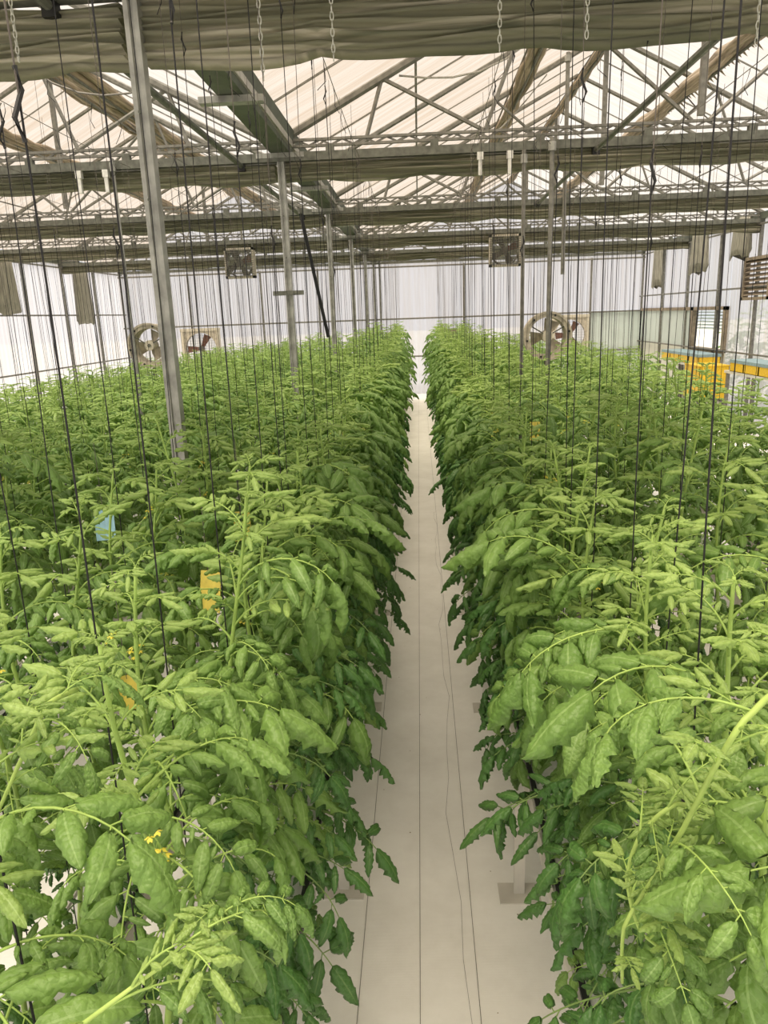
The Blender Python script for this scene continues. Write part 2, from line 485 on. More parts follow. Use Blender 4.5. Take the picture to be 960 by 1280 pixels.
# ------------------------------------------------------------------ roof trusses
def truss(n, a, b, where, si):
    y = BAY * n
    mid = (a + b) / 2; hw = (b - a) / 2
    t = thing('roof_truss', f'grey steel roof truss in {where}, {ordinal(n)} from the camera', 'truss', (0, y, 0), 'steel roof trusses')
    MB().box((a, -.045, Z_CH - .05), (b, .045, Z_CH + .03)).build('bottom_chord', STEEL_D, t)
    # lattice strip above the chord
    m = MB()
    m.box((a, -.02, Z_CH + .075), (b, .02, Z_CH + .098)); m.box((a, -.02, Z_CH + .132), (b, .02, Z_CH + .155))
    q = int((b - a) / .11)
    for i in range(q):
        x0 = a + (b - a) * i / q; x1 = a + (b - a) * (i + 1) / q
        z0, z1 = (Z_CH + .09, Z_CH + .14) if i % 2 else (Z_CH + .14, Z_CH + .09)
        m.tube([(x0, 0, z0), (x1, 0, z1)], .012, 4, cap=False)
    m.build('lattice_strip', STEEL_M, t)
    for s in (-1, 1):
        MB().tube([(mid + s * hw, 0, Z_EAVE), (mid, 0, Z_RIDGE)], .040, 6).build('rafter', STEEL_M, t)
        for i in range(4):                                  # small feet between strip and chord
            x = mid + s * hw * (.12 + .25 * i)
            MB().box((x - .04, -.03, Z_CH + .03), (x + .04, .03, Z_CH + .09)).build('spacer', STEEL_D, t)
        def rz(f): return Z_EAVE + (Z_RIDGE - Z_EAVE) * f
        def rx(f): return mid + s * hw * (1 - f)
        zc = Z_CH + .15
        for p, q_ in (((rx(.26), rz(.26)), (rx(.5), zc)), ((rx(.5), zc), (rx(.62), rz(.62))), ((rx(.62), rz(.62)), (rx(.98), zc)),
                      ((rx(.26), rz(.26)), (rx(.22), zc))):
            MB().tube([(p[0], 0, p[1]), (q_[0], 0, q_[1])], .021, 5).build('web_brace', STEEL_M, t)
        # curved stay under the rafter
        if n in (2, 3):
            pts = []
            for i in range(9):
                u = i / 8
                f = .3 + .5 * u
                pts.append((rx(f), .06, rz(f) - .05 - .42 * math.sin(PI * u)))
            MB().tube(pts, .010, 5).build('curved_stay', PLATE_M if s < 0 else WIRE_M, t)
    MB().box((mid - .03, -.03, Z_CH + .19), (mid + .03, .03, Z_RIDGE)).build('king_post', STEEL_M, t)
    if n == 2:                                              # white pulley pairs under the chord
        for x in ([-3.4, -3.12] if si == 0 else [.64, .93]):
            pm = MB(); pm.box((x - .03, -.06, Z_CH - .12), (x + .03, 0, Z_CH - .05)); pm.box((x - .018, -.055, Z_CH - .26), (x + .018, -.02, Z_CH - .12))
            pm.build('pulley_bracket', PLASTIC_W, t)
    return t
for n in range(1, 7):
    for si, (a, b, where) in enumerate(SPANS):
        truss(n, a, b, where, si)

# rafters between the trusses, ridge, purlins
for si, (a, b, where) in enumerate(SPANS):
    mid = (a + b) / 2
    cnt = 0
    for i in range(0, 24):
        y = 1.0 * i + 1
        if y % 4 == 0: continue
        thick = (y % 2 == 0)
        for sgn, xe in ((-1, a), (1, b)):
            MB().tube([(xe, y, Z_EAVE + .03), (mid, y, Z_RIDGE + .03)], .032 if thick else .011, 6 if thick else 4).build('rafter_pipe' if thick else 'film_batten', STEEL_M, ceiling)
    for f in (.0, .33, .66):
        for sgn in ((-1, 1) if f else (1,)):
            x = mid + sgn * (b - a) / 2 * f
            z = roof_z(x) + (0.0)
            MB().tube([(x, Y0, z), (x, Y1, z)], .014 if f else .028, 5).build('purlin', STEEL_M, ceiling)

# rolled vent film along the roof slopes: crumpled long bundles
def bundle(x, z, y0, y1, r, label, seed, tail=0.0):
    rg = random.Random(seed)
    t = thing('rolled_vent_film', label, 'film roll', (x, y0, z), 'rolled film along the roof slopes')
    L = y1 - y0; n = int(L / .35)
    for q, (dx, dz, rr) in enumerate(((0, 0, r), (r * 1.3, .3 * r, r * .7), (-r * .9, -.5 * r, r * .6))):
        pts = []; rad = []
        for i in range(n + 1):
            y = L * i / n
            pts.append((dx + rg.uniform(-.02, .02), y, dz + rg.uniform(-.02, .02) - .03 * abs(math.sin(PI * y / 2))))
            rad.append(rr * rg.uniform(.8, 1.2))
        MB().tube(pts, rad, 8).build('film_roll' if q == 0 else 'loose_fold', BUNDLE_M, t, smooth=True)
    MB().tube([(r * .4, 0, -r * 1.1), (r * .4, L, -r * 1.1)], .02, 6).build('roll_pipe', STEEL_D, t)
    if tail:                                                # torn film fringe hanging from the roll
        m = MB(); m2 = []
        for i in range(int(L / .12)):
            y = i * .12; h = tail * rg.uniform(.3, 1.0)
            x0 = r * 1.5
            V = [(x0, y, 0), (x0, y + .1, 0), (x0 + .5 * h + .02, y + .06, -h * .55), (x0 + .5 * h, y + .03, -h * .55)]
            V += [(p[0], p[1], p[2] + .004) for p in V]
            m.add(V, [(0, 1, 2, 3), (4, 7, 6, 5), (0, 4, 5, 1), (1, 5, 6, 2), (2, 6, 7, 3), (3, 7, 4, 0)])
        tag(m.build('torn_fringe', BUNDLE_M, t), kind='stuff')
    return t
bundle(1.49, 5.55, 2.2, 23.5, .07, 'crumpled brown film roll on the inner slope beside the ridge over the aisle', 1)
bundle(2.74, 6.14, 2.2, 23.5, .05, 'dark narrow film roll running under the ridge over the aisle', 2)
bundle(3.92, 5.52, 2.2, 23.5, .10, 'wide brown film roll with torn fringe beyond the ridge over the aisle', 3, .22)
bundle(-4.15, 5.50, 2.2, 23.5, .08, 'brown film roll on the slope facing the gutter in the left span', 4)
bundle(-5.38, 6.12, 2.2, 23.5, .06, 'brown film roll under the ridge of the left span', 5)
bundle(-6.6, 5.50, 2.2, 23.5, .08, 'brown film roll on the slope facing the left wall', 6)

# valley gutter
t = thing('valley_gutter', 'dark green steel valley gutter carried on the row of posts', 'gutter', (XV + .04, 0, Z_EAVE))
m = MB()
prof = [(-.14, .10), (-.085, -.06), (.085, -.06), (.14, .10), (.155, .10), (.098, -.085), (-.098, -.085), (-.155, .10)]
V = []; n_ = len(prof)
for y in (Y0, Y1):
    V += [(px, y, pz) for px, pz in prof]
m.add(V, [(i, (i + 1) % n_, n_ + (i + 1) % n_, n_ + i) for i in range(n_)]); m.build('gutter_channel', GUTTER_M, t)
MB().box((.10, Y0, -.04), (.13, Y1, .12)).build('pale_side_rail', PLATE_M, t)
for i in range(12):
    y = 2.0 + 2 * i
    MB().box((-.24, y - .05, -.135), (.24, y + .05, -.09)).build('gutter_plate', STEEL, t)

# posts under the gutter
def post(n):
    y = BAY * n - (.2 if n == 6 else 0)
    lab = {1: 'closest and tallest looking galvanised channel post, rising out of the plants', 2: 'galvanised post with a small cross bracket under the valley gutter',
           3: 'galvanised post, third in the line under the valley gutter', 4: 'thin looking post, fourth in the line under the valley gutter',
           5: 'post just before the back wall under the valley gutter', 6: 'post standing against the back wall under the valley gutter'}[n]
    t = thing('support_post', lab, 'post', (XV + .04, y, 0), 'posts under the valley gutter')
    w = .035
    prof = [(-w, -w), (-w * .35, -w), (-w * .2, -w * .6), (w * .2, -w * .6), (w * .35, -w), (w, -w), (w, w), (-w, w)]
    V = [(px, py, z) for z in (0, Z_EAVE - .09) for px, py in prof]
    q = len(prof)
    MB().add(V, [(i, (i + 1) % q, q + (i + 1) % q, q + i) for i in range(q)]).build('channel', STEEL, t)
    MB().box((-.1, -.1, 0), (.1, .1, .012)).build('base_plate', STEEL, t)
    for z in (3.1, 3.5, 2.9)[:2]:
        MB().tube([(0, -.052, z), (0, -.062, z)], .008, 6).build('bolt', STEEL_D, t)
    if n == 2:
        br = MB(); br.box((-.16, -.075, 2.73), (.16, -.05, 2.775)); br.build('cross_bracket', STEEL_D, t)
for n in range(1, 7): post(n)

# thin drop pipes from the trusses
def drop(x, y, z0, z1, r, label, m=STEEL_M):
    t = thing('drop_pipe', label, 'pipe', (x, y, z0), 'thin upright pipes')
    MB().tube([(0, 0, 0), (0, 0, z1 - z0)], r, 8).build('pipe', m, t)
    MB().tube([(0, 0, z1 - z0 - .12), (0, 0, z1 - z0 - .04)], r * 1.7, 8).build('coupling', STEEL, t)
drop(1.06, 7.9, 0, 4.0, .020, 'thin grey upright pipe before the box fan over the aisle span')
drop(1.33, 7.9, 0, 4.1, .024, 'thicker grey upright pipe just beside the thin one, before the round fan')
drop(-3.02, 7.9, 0, 4.1, .018, 'thin grey upright pipe before the left round fan', STEEL)
drop(-0.99, 20.2, 0, 4.0, .022, 'thin dark pipe between the gutter posts near the back wall')
drop(2.2, 11.9, 3.0, 6.0, .03, 'short grey pipe with white couplings hanging below the ridge film')

# long drive poles
def pole(x, y0, y1, z0, z1, label):
    t = thing('drive_pole', label, 'pole', (x, y0, 0), 'curtain drive poles')
    MB().tube([(0, 0, z0), (0, y1 - y0, z1)], .026, 8).build('pole', STEEL_D, t)
    for n in (1, 2, 3):
        y = 4.0 * n
        if y0 < y < y1 + .3:
            MB().box((-.035, y - y0 - .03, z0 - .05), (.035, y - y0 + .03, z0 + .07)).build('clamp', BLACK_P, t)
    MB().tube([(0, y1 - y0, z1), (0, y1 - y0 + .06, z1 - .02)], .045, 8).build('end_knob', BLACK_P, t)
pole(1.77, 2.4, 11.6, 3.99, 3.99, 'long dark steel pole slanting over the right plants below the trusses')
pole(-1.74, 2.4, 12.0, 3.99, 3.99, 'long dark steel pole beside the valley gutter below the trusses')
t = thing('brace_rod', 'steep dark brace rod behind the bracketed post', 'rod', (-1.3, 9.6, 3.7), None)
MB().tube([(-.08, -.2, .0), (.14, .1, -1.45)], .022, 6).build('rod', CORD_B, t)
MB().tube([(-.08, -.2, .0), (-.08, -.2, .06)], .035, 6).build('rod_end', STEEL_D, t)

# ------------------------------------------------------------------ shade curtains gathered at each truss
def curtain(n, a, b, where, big, seed):
    rg = random.Random(seed)
    y = BAY * n + .13
    t = thing('shade_curtain', f'olive shade netting gathered in folds below the {ordinal(n)} truss, {where}', 'curtain', (0, y, 0), 'gathered shade curtains')
    ztop = Z_CH - .05
    H = .165 if not big else .262
    nf = 5 if not big else 7
    prof = []
    for i in range(nf * 4 + 1):
        u = i / (nf * 4)
        prof.append((-.05 - .05 * math.sin(u * PI) - .028 * math.sin(u * nf * 2 * PI), u))
    back = [(.06 + .03 * math.sin(u * 9), u) for _, u in prof[::-1]]
    P = prof + back
    L = b - a; nx = int(L / .11)
    V = []
    ph = rg.uniform(0, 6)
    hook = 1.06
    for i in range(nx + 1):
        x = a + L * i / nx
        sag = abs(math.sin(PI * x / hook + ph)) ** .6
        for (py, u) in P:
            wob = .012 * math.sin(x * 3.1 + u * 9 + ph) + .008 * math.sin(x * 11 + u * 23)
            z = ztop - u * (H * (.86 + .17 * sag)) + .01 * math.sin(x * 5 + u * 14)
            V.append((x, py * (1 + .25 * sag) + wob, z))
    q = len(P); F = []
    for i in range(nx):
        for k in range(q):
            k2 = (k + 1) % q
            F.append((i * q + k, i * q + k2, (i + 1) * q + k2, (i + 1) * q + k))
    F.append(tuple(range(q))); F.append(tuple(nx * q + k for k in range(q))[::-1])
    MB().add(V, F).build('netting', NET, t, smooth=True)
    MB().tube([(a, .0, ztop + .005), (b, .0, ztop + .005)], .012, 5).build('curtain_rail', STEEL_D, t)
    return t
for n in range(1, 6):
    for si, (a, b, where) in enumerate(SPANS):
        curtain(n, a + .03, b - .03, ('left span', 'aisle span')[si], n == 1, n * 7 + si)

# deployed strip of netting above the closest curtain
def slack_sheet(a, b, label, seed):
    rg = random.Random(seed)
    t = thing('shade_net_sheet', label, 'net', (0, 0, 0), 'loose netting above the closest curtain')
    nx = int((b - a) / .12); ny = 26
    V = []
    for j in range(ny + 1):
        y = 2.2 + (3.95 - 2.2) * j / ny
        for i in range(nx + 1):
            x = a + (b - a) * i / nx
            V.append((x, y, 4.06 + .022 * math.sin(y * 30 + .6 * math.sin(x * 1.7)) + .04 * math.sin(x * 1.2 + seed)))
    V2 = [(x, y, z + .004) for x, y, z in V]
    F = []
    for j in range(ny):
        for i in range(nx):
            k = j * (nx + 1) + i
            F.append((k, k + 1, k + nx + 2, k + nx + 1))
    N_ = len(V)
    F2 = [tuple(N_ + q for q in f[::-1]) for f in F]
    MB().add(V + V2, F + F2).build('sheet', NET, t, smooth=True)
slack_sheet(XL + .1, XV - .25, 'pleated olive netting drawn flat overhead, left of the first post', 1)
slack_sheet(XV + .25, XR - .1, 'pleated olive netting drawn flat overhead, above the aisle', 2)

# white chains
def chain(x, y, z1, z0, label):
    t = thing('plastic_chain', label, 'chain', (x, y, z1), 'white chains hanging at the closest curtain')
    m = MB()
    zz = 0.0; i = 0
    while zz > z0 - z1:
        pts = []
        for k in range(9):
            a = 2 * PI * k / 8
            c, s = .0075 * math.cos(a), .019 * math.sin(a)
            pts.append((c, 0, zz - .019 + s) if i % 2 == 0 else (0, c, zz - .019 + s))
        m.tube(pts, .0028, 4, cap=False)
        zz -= .031; i += 1
    tag(m.build('links', CHAIN_M, t, smooth=True), kind='stuff')
    MB().tube([(0, 0, 0), (0, 0, .06)], .006, 6).build('hook', STEEL_D, t)
for x, z0, lab in ((-1.75, 3.66, 'white chain at the outer left, beyond the first post'), (-.66, 3.55, 'white chain right of the first post'),
                   (-.345, 3.60, 'white chain over the left plants, in line with the gutter posts'), (.375, 3.60, 'white chain over the near right row'),
                   (.745, 3.62, 'white chain second from the aisle over the right row'), (1.46, 3.56, 'white chain at the outer right below the steel pole')):
    chain(x, 3.62, 4.02, z0, lab)

# ------------------------------------------------------------------ drapes hung at the side walls
def drape(x, y0, y1, z0, z1, label, seed):
    rg = random.Random(seed)
    t = thing('gathered_net_drape', label, 'drape', (x, 0, 0), 'net drapes at the side walls')
    n = 30; V = []
    rows = 6
    for j in range(rows + 1):
        u = j / rows
        for i in range(n):
            a = 2 * PI * i / n
            rr = 1 + .22 * math.sin(a * 9 + .6 * math.sin(u * 4)) + .1 * math.sin(a * 4 + seed)
            wdt = (y1 - y0) / 2 * (.85 + .25 * u)
            jag = (0.10 * math.sin(a * 3 + seed) + .05 * rg.uniform(-1, 1)) if j == rows else 0
            V.append((.07 * math.cos(a) * rr, (y0 + y1) / 2 + wdt * math.sin(a) * (1 + .06 * math.sin(a * 9)), z1 + (z0 - z1) * u + jag))
    F = []
    for j in range(rows):
        for i in range(n):
            i2 = (i + 1) % n
            F.append((j * n + i, j * n + i2, (j + 1) * n + i2, (j + 1) * n + i))
    F.append(tuple(range(n))[::-1]); F.append(tuple(rows * n + i for i in range(n)))
    MB().add(V, F).build('netting', DRAPE_M, t, smooth=True)
    MB().tube([(0, y0 - .05, z1 + .01), (0, y1 + .05, z1 + .01)], .02, 6).build('hanging_rail', STEEL_D, t)
drape(XL + .11, 16.6, 17.5, 2.92, 4.0, 'grey gathered net drape cut by the frame edge on the left wall', 1)
drape(XL + .11, 20.5, 21.5, 2.62, 4.0, 'grey gathered net drape further back on the left wall', 2)
drape(XR - .11, 21.9, 22.7, 3.05, 4.1, 'brown gathered net drape nearest the back corner on the right wall', 3)
drape(XR - .11, 18.6, 19.7, 3.3, 4.15, 'brown gathered net drape in the middle of the right wall', 4)
drape(XR - .11, 16.3, 17.2, 3.45, 4.2, 'brown gathered net drape above the dark louvre on the right wall', 5)

# ------------------------------------------------------------------ fans
def round_fan(x, y, z, R, label, rz=0.0):
    t = thing('circulation_fan', label, 'fan', (x, y, 0), 'round circulation fans', rz)
    MB().disc_ring((0, 0, z), R, R * .80, -.14, .16, 36).build('fan_ring', FAN_M, t, smooth=False)
    MB().disc_ring((0, 0, z), R * 1.05, R * .96, -.16, -.12, 36).build('fan_rim', FAN_M, t)
    for k in range(6):
        a = 2 * PI * k / 6 + .2
        MB().tube([(R * .92 * math.cos(a), -.16, z + R * .92 * math.sin(a)), (R * .92 * math.cos(a), -.175, z + R * .92 * math.sin(a))], .02, 6).build('bolt', BLACK_P, t)
    hub = MB().tube([(0, -.13, z), (0, .12, z)], R * .24, 18).build('motor_cap', HUB_M, t)
    MB().tube([(0, -.15, z), (0, -.13, z)], R * .08, 10).build('shaft_nut', STEEL_D, hub)
    for k in range(3):
        a = 2 * PI * k / 3 + .5
        c, s = math.cos(a), math.sin(a)
        MB().tube([(R * .2 * c, -.12, z + R * .2 * s), (R * .84 * c, -.12, z + R * .84 * s)], .011, 5).build('strut', STEEL_D, t)
    for k in range(3):                                     # twisted blades
        a0 = 2 * PI * k / 3 + 1.2
        V = []
        for i in range(5):
            r = R * (.22 + .55 * i / 4); tw = .9 - .35 * i / 4; wd = .10 + .05 * i / 4
            for s_ in (-1, 1):
                off = wd * s_
                a = a0 + off * math.cos(tw) / max(r, .1)
                V.append((r * math.cos(a), .02 + off * math.sin(tw), z + r * math.sin(a)))
        V += [(p[0], p[1] + .006, p[2]) for p in V]
        F = []
        for i in range(4):
            F.append((2 * i, 2 * i + 2, 2 * i + 3, 2 * i + 1)); F.append((10 + 2 * i, 11 + 2 * i, 13 + 2 * i, 12 + 2 * i))
        MB().add(V, F).build('blade', FAN_M, t, smooth=True)
    leg = MB(); leg.tube([(0, 0, z - R), (0, 0, 0)], .03, 8); leg.build('stand_pole', STEEL_M, t)
    MB().box((-.3, -.3, 0), (.3, .3, .02)).build('stand_base', STEEL_D, t)
    return t
round_fan(-4.65, 13.0, 2.13, .36, 'round beige drum fan standing among the left plants, half behind the post')
round_fan(2.16, 13.0, 2.06, .385, 'round beige drum fan standing among the plants right of the aisle')

def exhaust(x0, x1, z0, z1, label, rust):
    y = Y1 - .12
    t = thing('exhaust_fan', label, 'fan', ((x0 + x1) / 2, y, 0), 'square exhaust fans in the back wall')
    w = (x1 - x0) / 2; h = (z1 - z0) / 2; z = (z0 + z1) / 2; r = min(w, h) * .88
    # square face with round opening
    n = 32; V = []; F = []
    for k in range(n):
        a = 2 * PI * k / n + PI / 4
        c, s = math.cos(a), math.sin(a); mx = max(abs(c), abs(s))
        V += [(w * c / mx, -.10, z + h * s / mx), (r * c, -.10, z + r * s), (r * c, .06, z + r * s), (w * c / mx, .06, z + h * s / mx)]
    for k in range(n):
        a = 4 * k; b = 4 * ((k + 1) % n)
        for j in range(4): F.append((a + j, a + (j + 1) % 4, b + (j + 1) % 4, b + j))
    MB().add(V, F).build('housing', FAN_M, t)
    MB().box((-w - .05, -.13, z1 - .02), (w + .05, .06, z1 + .07)).build('top_flange', HUB_M, t)
    for s in (-1, 1):
        MB().box((s * w - .04, -.12, z0), (s * w + .04, .06, z1)).build('side_flange', HUB_M, t)
    for k in range(3):
        a = 2 * PI * k / 3 + 1.1
        c, s = math.cos(a), math.sin(a)
        V = [(.07 * c - .05 * s, 0, z + .07 * s + .05 * c), (.07 * c + .05 * s, 0.03, z + .07 * s - .05 * c),
             (r * .93 * c + .12 * s, .04, z + r * .93 * s - .12 * c), (r * .93 * c - .10 * s, -.04, z + r * .93 * s + .10 * c)]
        V += [(p[0], p[1] + .01, p[2]) for p in V]
        MB().add(V, [(0, 1, 2, 3), (7, 6, 5, 4), (0, 4, 5, 1), (1, 5, 6, 2), (2, 6, 7, 3), (3, 7, 4, 0)]).build('blade', RUST_M if rust else FAN_D, t)
    MB().tube([(0, -.08, z), (0, .05, z)], .09, 12).build('hub', FAN_D, t)
    m = MB()
    for i in range(1, 12):
        q = -r + 2 * r * i / 12; hh = math.sqrt(max(0, r * r - q * q))
        m.tube([(q, -.09, z - hh), (q, -.09, z + hh)], .004, 4, cap=False); m.tube([(-hh, -.09, z + q), (hh, -.09, z + q)], .004, 4, cap=False)
    tag(m.build('wire_guard', WIRE_M, t), kind='stuff')
exhaust(-7.5, -6.35, 1.1, 2.22, 'square exhaust fan low in the back wall behind the left round fan', True)
exhaust(4.15, 5.2, 1.15, 2.24, 'square exhaust fan low in the back wall behind the right round fan', True)

def box_fan(x, y, z, w, label):
    t = thing('hanging_box_fan', label, 'fan', (x, y, z), 'box fans hung under the fourth truss')
    h = w * .98
    for lo, hi in (((-w, -h), (-w + .05, h)), ((w - .05, -h), (w, h)), ((-w, h - .05), (w, h)), ((-w, -h), (w, -h + .05))):
        MB().box((lo[0], -.1, lo[1]), (hi[0], .1, hi[1])).build('frame', FAN_M, t)
    MB().disc_ring((0, 0, 0), w * .93, w * .86, -.08, .08, 24).build('shroud', FAN_D, t)
    MB().tube([(0, -.07, 0), (0, .07, 0)], .07, 12).build('motor', FAN_D, t)
    for k in range(4):
        a = 2 * PI * k / 4 + .5; c, s = math.cos(a), math.sin(a); r = w * .82
        V = [(.05 * c - .04 * s, 0, .05 * s + .04 * c), (.05 * c + .04 * s, .03, .05 * s - .04 * c), (r * c + .09 * s, .05, r * s - .09 * c), (r * c - .06 * s, -.04, r * s + .06 * c)]
        V += [(p[0], p[1] + .008, p[2]) for p in V]
        MB().add(V, [(0, 1, 2, 3), (7, 6, 5, 4), (0, 4, 5, 1), (1, 5, 6, 2), (2, 6, 7, 3), (3, 7, 4, 0)]).build('blade', RUST_M if k == 0 else FAN_D, t)
    m = MB()
    for i in range(1, 14):
        q = -w + 2 * w * i / 14
        m.box((q - .004, -.11, -h), (q + .004, -.1, h)); m.box((-w, -.112, q * .98 - .004), (w, -.104, q * .98 + .004))
    tag(m.build('wire_guard', STEEL_D, t), kind='stuff')
    for s in (-1, 1):
        MB().tube([(s * w * .9, 0, h), (s * w * .9, 0, Z_CH - .05 - z)], .012, 5).build('hanger', STEEL_D, t)
box_fan(-3.62, 15.8, 3.62, .30, 'grey caged box fan hung under the fourth truss beside the left upright pipe')
box_fan(1.76, 15.8, 3.66, .31, 'grey caged box fan hung under the fourth truss over the right rows')

# louvre on the right wall, bench with yellow crates
t = thing('wall_louvre', 'dark brown louvre high on the right wall at the frame edge', 'louvre', (XR - .1, 15.8, 2.95))
for lo, hi in (((-.62, -.42), (-.55, .42)), ((.55, -.42), (.62, .42)), ((-.62, .36), (.62, .42)), ((-.62, -.42), (.62, -.36))):
    MB().box((-.06, lo[0], lo[1]), (.06, hi[0], hi[1])).build('frame', BROWN_M, t)
for i in range(8):
    z = -.33 + i * .09
    V = [(-.05, -.55, z), (-.05, .55, z), (.05, .55, z + .06), (.05, -.55, z + .06)]
    V += [(p[0], p[1], p[2] + .008) for p in V]
    MB().add(V, [(0, 1, 2, 3), (7, 6, 5, 4), (0, 4, 5, 1), (1, 5, 6, 2), (2, 6, 7, 3), (3, 7, 4, 0)]).build('slat', BROWN_M, t)

def bench(y0, y1, label):
    t = thing('side_bench', label, 'bench', (6.5, y0, 0), 'benches by the right wall')
    MB().box((-.3, 0, 1.12), (.3, y1 - y0, 1.17)).build('bench_top', PANEL_M, t)
    for x in (-.26, .26):
        for y in (.1, y1 - y0 - .1):
            MB().box((x - .03, y - .03, 0), (x + .03, y + .03, 1.12)).build('leg', STEEL_M, t)
bench(16.9, 20.0, 'pale bench under the window by the right wall')
bench(12.6, 15.6, 'pale bench at the right frame edge by the right wall')
def crate(x, y, z, sx, sy, sz, label, ma, mb_):
    t = thing('plastic_crate', label, 'crate', (x, y, z), 'yellow crates on the side benches')
    w = .012
    for lo, hi in (((-sx, -sy), (-sx + w, sy)), ((sx - w, -sy), (sx, sy)), ((-sx, -sy), (sx, -sy + w)), ((-sx, sy - w), (sx, sy))):
        MB().box((lo[0], lo[1], 0), (hi[0], hi[1], sz)).build('side', ma, t)
    MB().box((-sx, -sy, 0), (sx, sy, w)).build('bottom', ma, t)
    MB().box((-sx - .01, -sy - .01, sz), (sx + .01, sy + .01, sz + (.06 if mb_ is BLU else .02))).build('lid', mb_, t)
for i in range(4):
    crate(6.45, 17.4 + .65 * i, 1.17, .24, .31, .17, f'yellow crate with pale blue lid under the window, {ordinal(i + 1)} from its near end', YEL, BLU)
for i in range(4):
    crate(6.45, 13.1 + .65 * i, 1.17, .24, .31, .17, f'yellow crate with pale blue lid at the frame edge, {ordinal(i + 1)} along the bench', YEL, BLU)
crate(6.1, 16.3, .55, .3, .45, .68, 'tall plain yellow bin standing between the two benches', YEL, YEL)
t = thing('bin_stand', 'low grey stand under the tall yellow bin', 'stand', (6.1, 16.3, 0))
MB().box((-.3, -.4, .5), (.3, .4, .55)).build('stand_top', STEEL_M, t)
for x in (-.26, .26):
    for y in (-.36, .36): MB().box((x - .02, y - .02, 0), (x + .02, y + .02, .5)).build('leg', STEEL_M, t)
tag(MB().box((.75, 23.3, 0), (1.42, 23.75, 2.02)).build('storage_cabinet', BROWN_M), 'low brown cabinet against the back wall at the end of the aisle', 'cabinet')

# ------------------------------------------------------------------ growing lines: gutters, legs, pipes
LINES = []     # x, label, y range, top height, individuals allowed
def gl(x, side, what, y0, y1, top): LINES.append(dict(x=x, where=what, y0=y0, y1=y1, top=top))
gl(-.55, 'L', 'the line edging the aisle, left side', .45, 22.2, 2.0)
gl(.55, 'R', 'the line edging the aisle, right side', .45, 22.2, 2.0)
gl(-1.14, 'L', 'the second line left of the aisle', .9, 22.2, 2.0)
gl(1.14, 'R', 'the second line right of the aisle', .9, 22.2, 2.0)
gl(-2.28, 'L', 'the third line left of the aisle', 2.2, 22.2, 1.93)
gl(2.28, 'R', 'the third line right of the aisle', 2.6, 21.5, 1.90)
gl(-2.86, 'L', 'the fourth line left of the aisle', 3.4, 22.2, 1.93)
gl(2.86, 'R', 'the fourth line right of the aisle', 3.4, 21.5, 1.78)
gl(-3.98, 'L', 'the fifth line left of the aisle', 5.2, 22.2, 1.84)
gl(-4.56, 'L', 'the sixth line left of the aisle', 5.8, 22.2, 1.80)
gl(3.98, 'R', 'the fifth line right of the aisle', 13.0, 21.0, 1.70)
gl(-5.68, 'L', 'the seventh line left of the aisle', 8.0, 22.2, 1.68)
gl(-6.26, 'L', 'the eighth line left of the aisle', 9.0, 22.2, 1.62)
for ln in LINES:
    x = ln['x']; ya = ln['y0'] - .3; yb = ln['y1'] + .3; L = yb - ya
    t = thing('grow_gutter', f'white raised growing gutter carrying {ln["where"]}', 'gutter', (x, ya, 0), 'raised growing gutters')
    m = MB(); m.box((-.12, 0, .46), (.12, L, .475)); m.box((-.13, 0, .46), (-.118, L, .56)); m.box((.118, 0, .46), (.13, L, .56)); m.build('trough', TROUGH_M, t)
    MB().box((-.10, .05, .476), (.10, L - .05, .57)).build('grow_slab', PLASTIC_W, t)
    MB().tube([(-.115 if x > 0 else .115, 0, .585), (-.115 if x > 0 else .115, L, .585)], .012, 6).build('drip_pipe', BLACK_P, t)
    if abs(x) < 3:
        s = -1 if x > 0 else 1
        y = .55 + (.0 if x > 0 else .02) + (2.75 - ya - .55) % 1.6
        while y < L:
            lg = MB().box((s * .16 - .025, y - .005, 0), (s * .16 + .022, y + .005, .50)).build('leg', TROUGH_M, t)
            MB().box((s * .16 - .09, y - .06, 0), (s * .16 + .09, y + .06, .006)).build('base_plate', TROUGH_M, lg)
            y += 1.6
# seams and loose threads on the aisle cloth
for x, lab in ((-.05, 'dark stitched seam down the middle of the aisle cloth'), (.172, 'thin seam right of the aisle middle'), (-.282, 'thin seam left of the aisle middle')):
    m = MB().box((x - .0012, 1.5, .0005), (x + .0012, 23, .0018)); tag(m.build('cloth_seam', WIRE_M), lab, 'seam', 'seams of the aisle cloth')
pts = [(.115 + .02 * math.sin(i * .9) + .012 * math.sin(i * 2.3) + (.03 if i > 8 else 0) * min(1, (i - 8) / 6), 1.8 + .3 * i, .003) for i in range(26)]
pts = pts[::-1]
tag(MB().tube(pts, .0009, 4).build('loose_thread', CORD_G), 'wavy loose thread lying on the aisle cloth beside the right seam', 'thread')

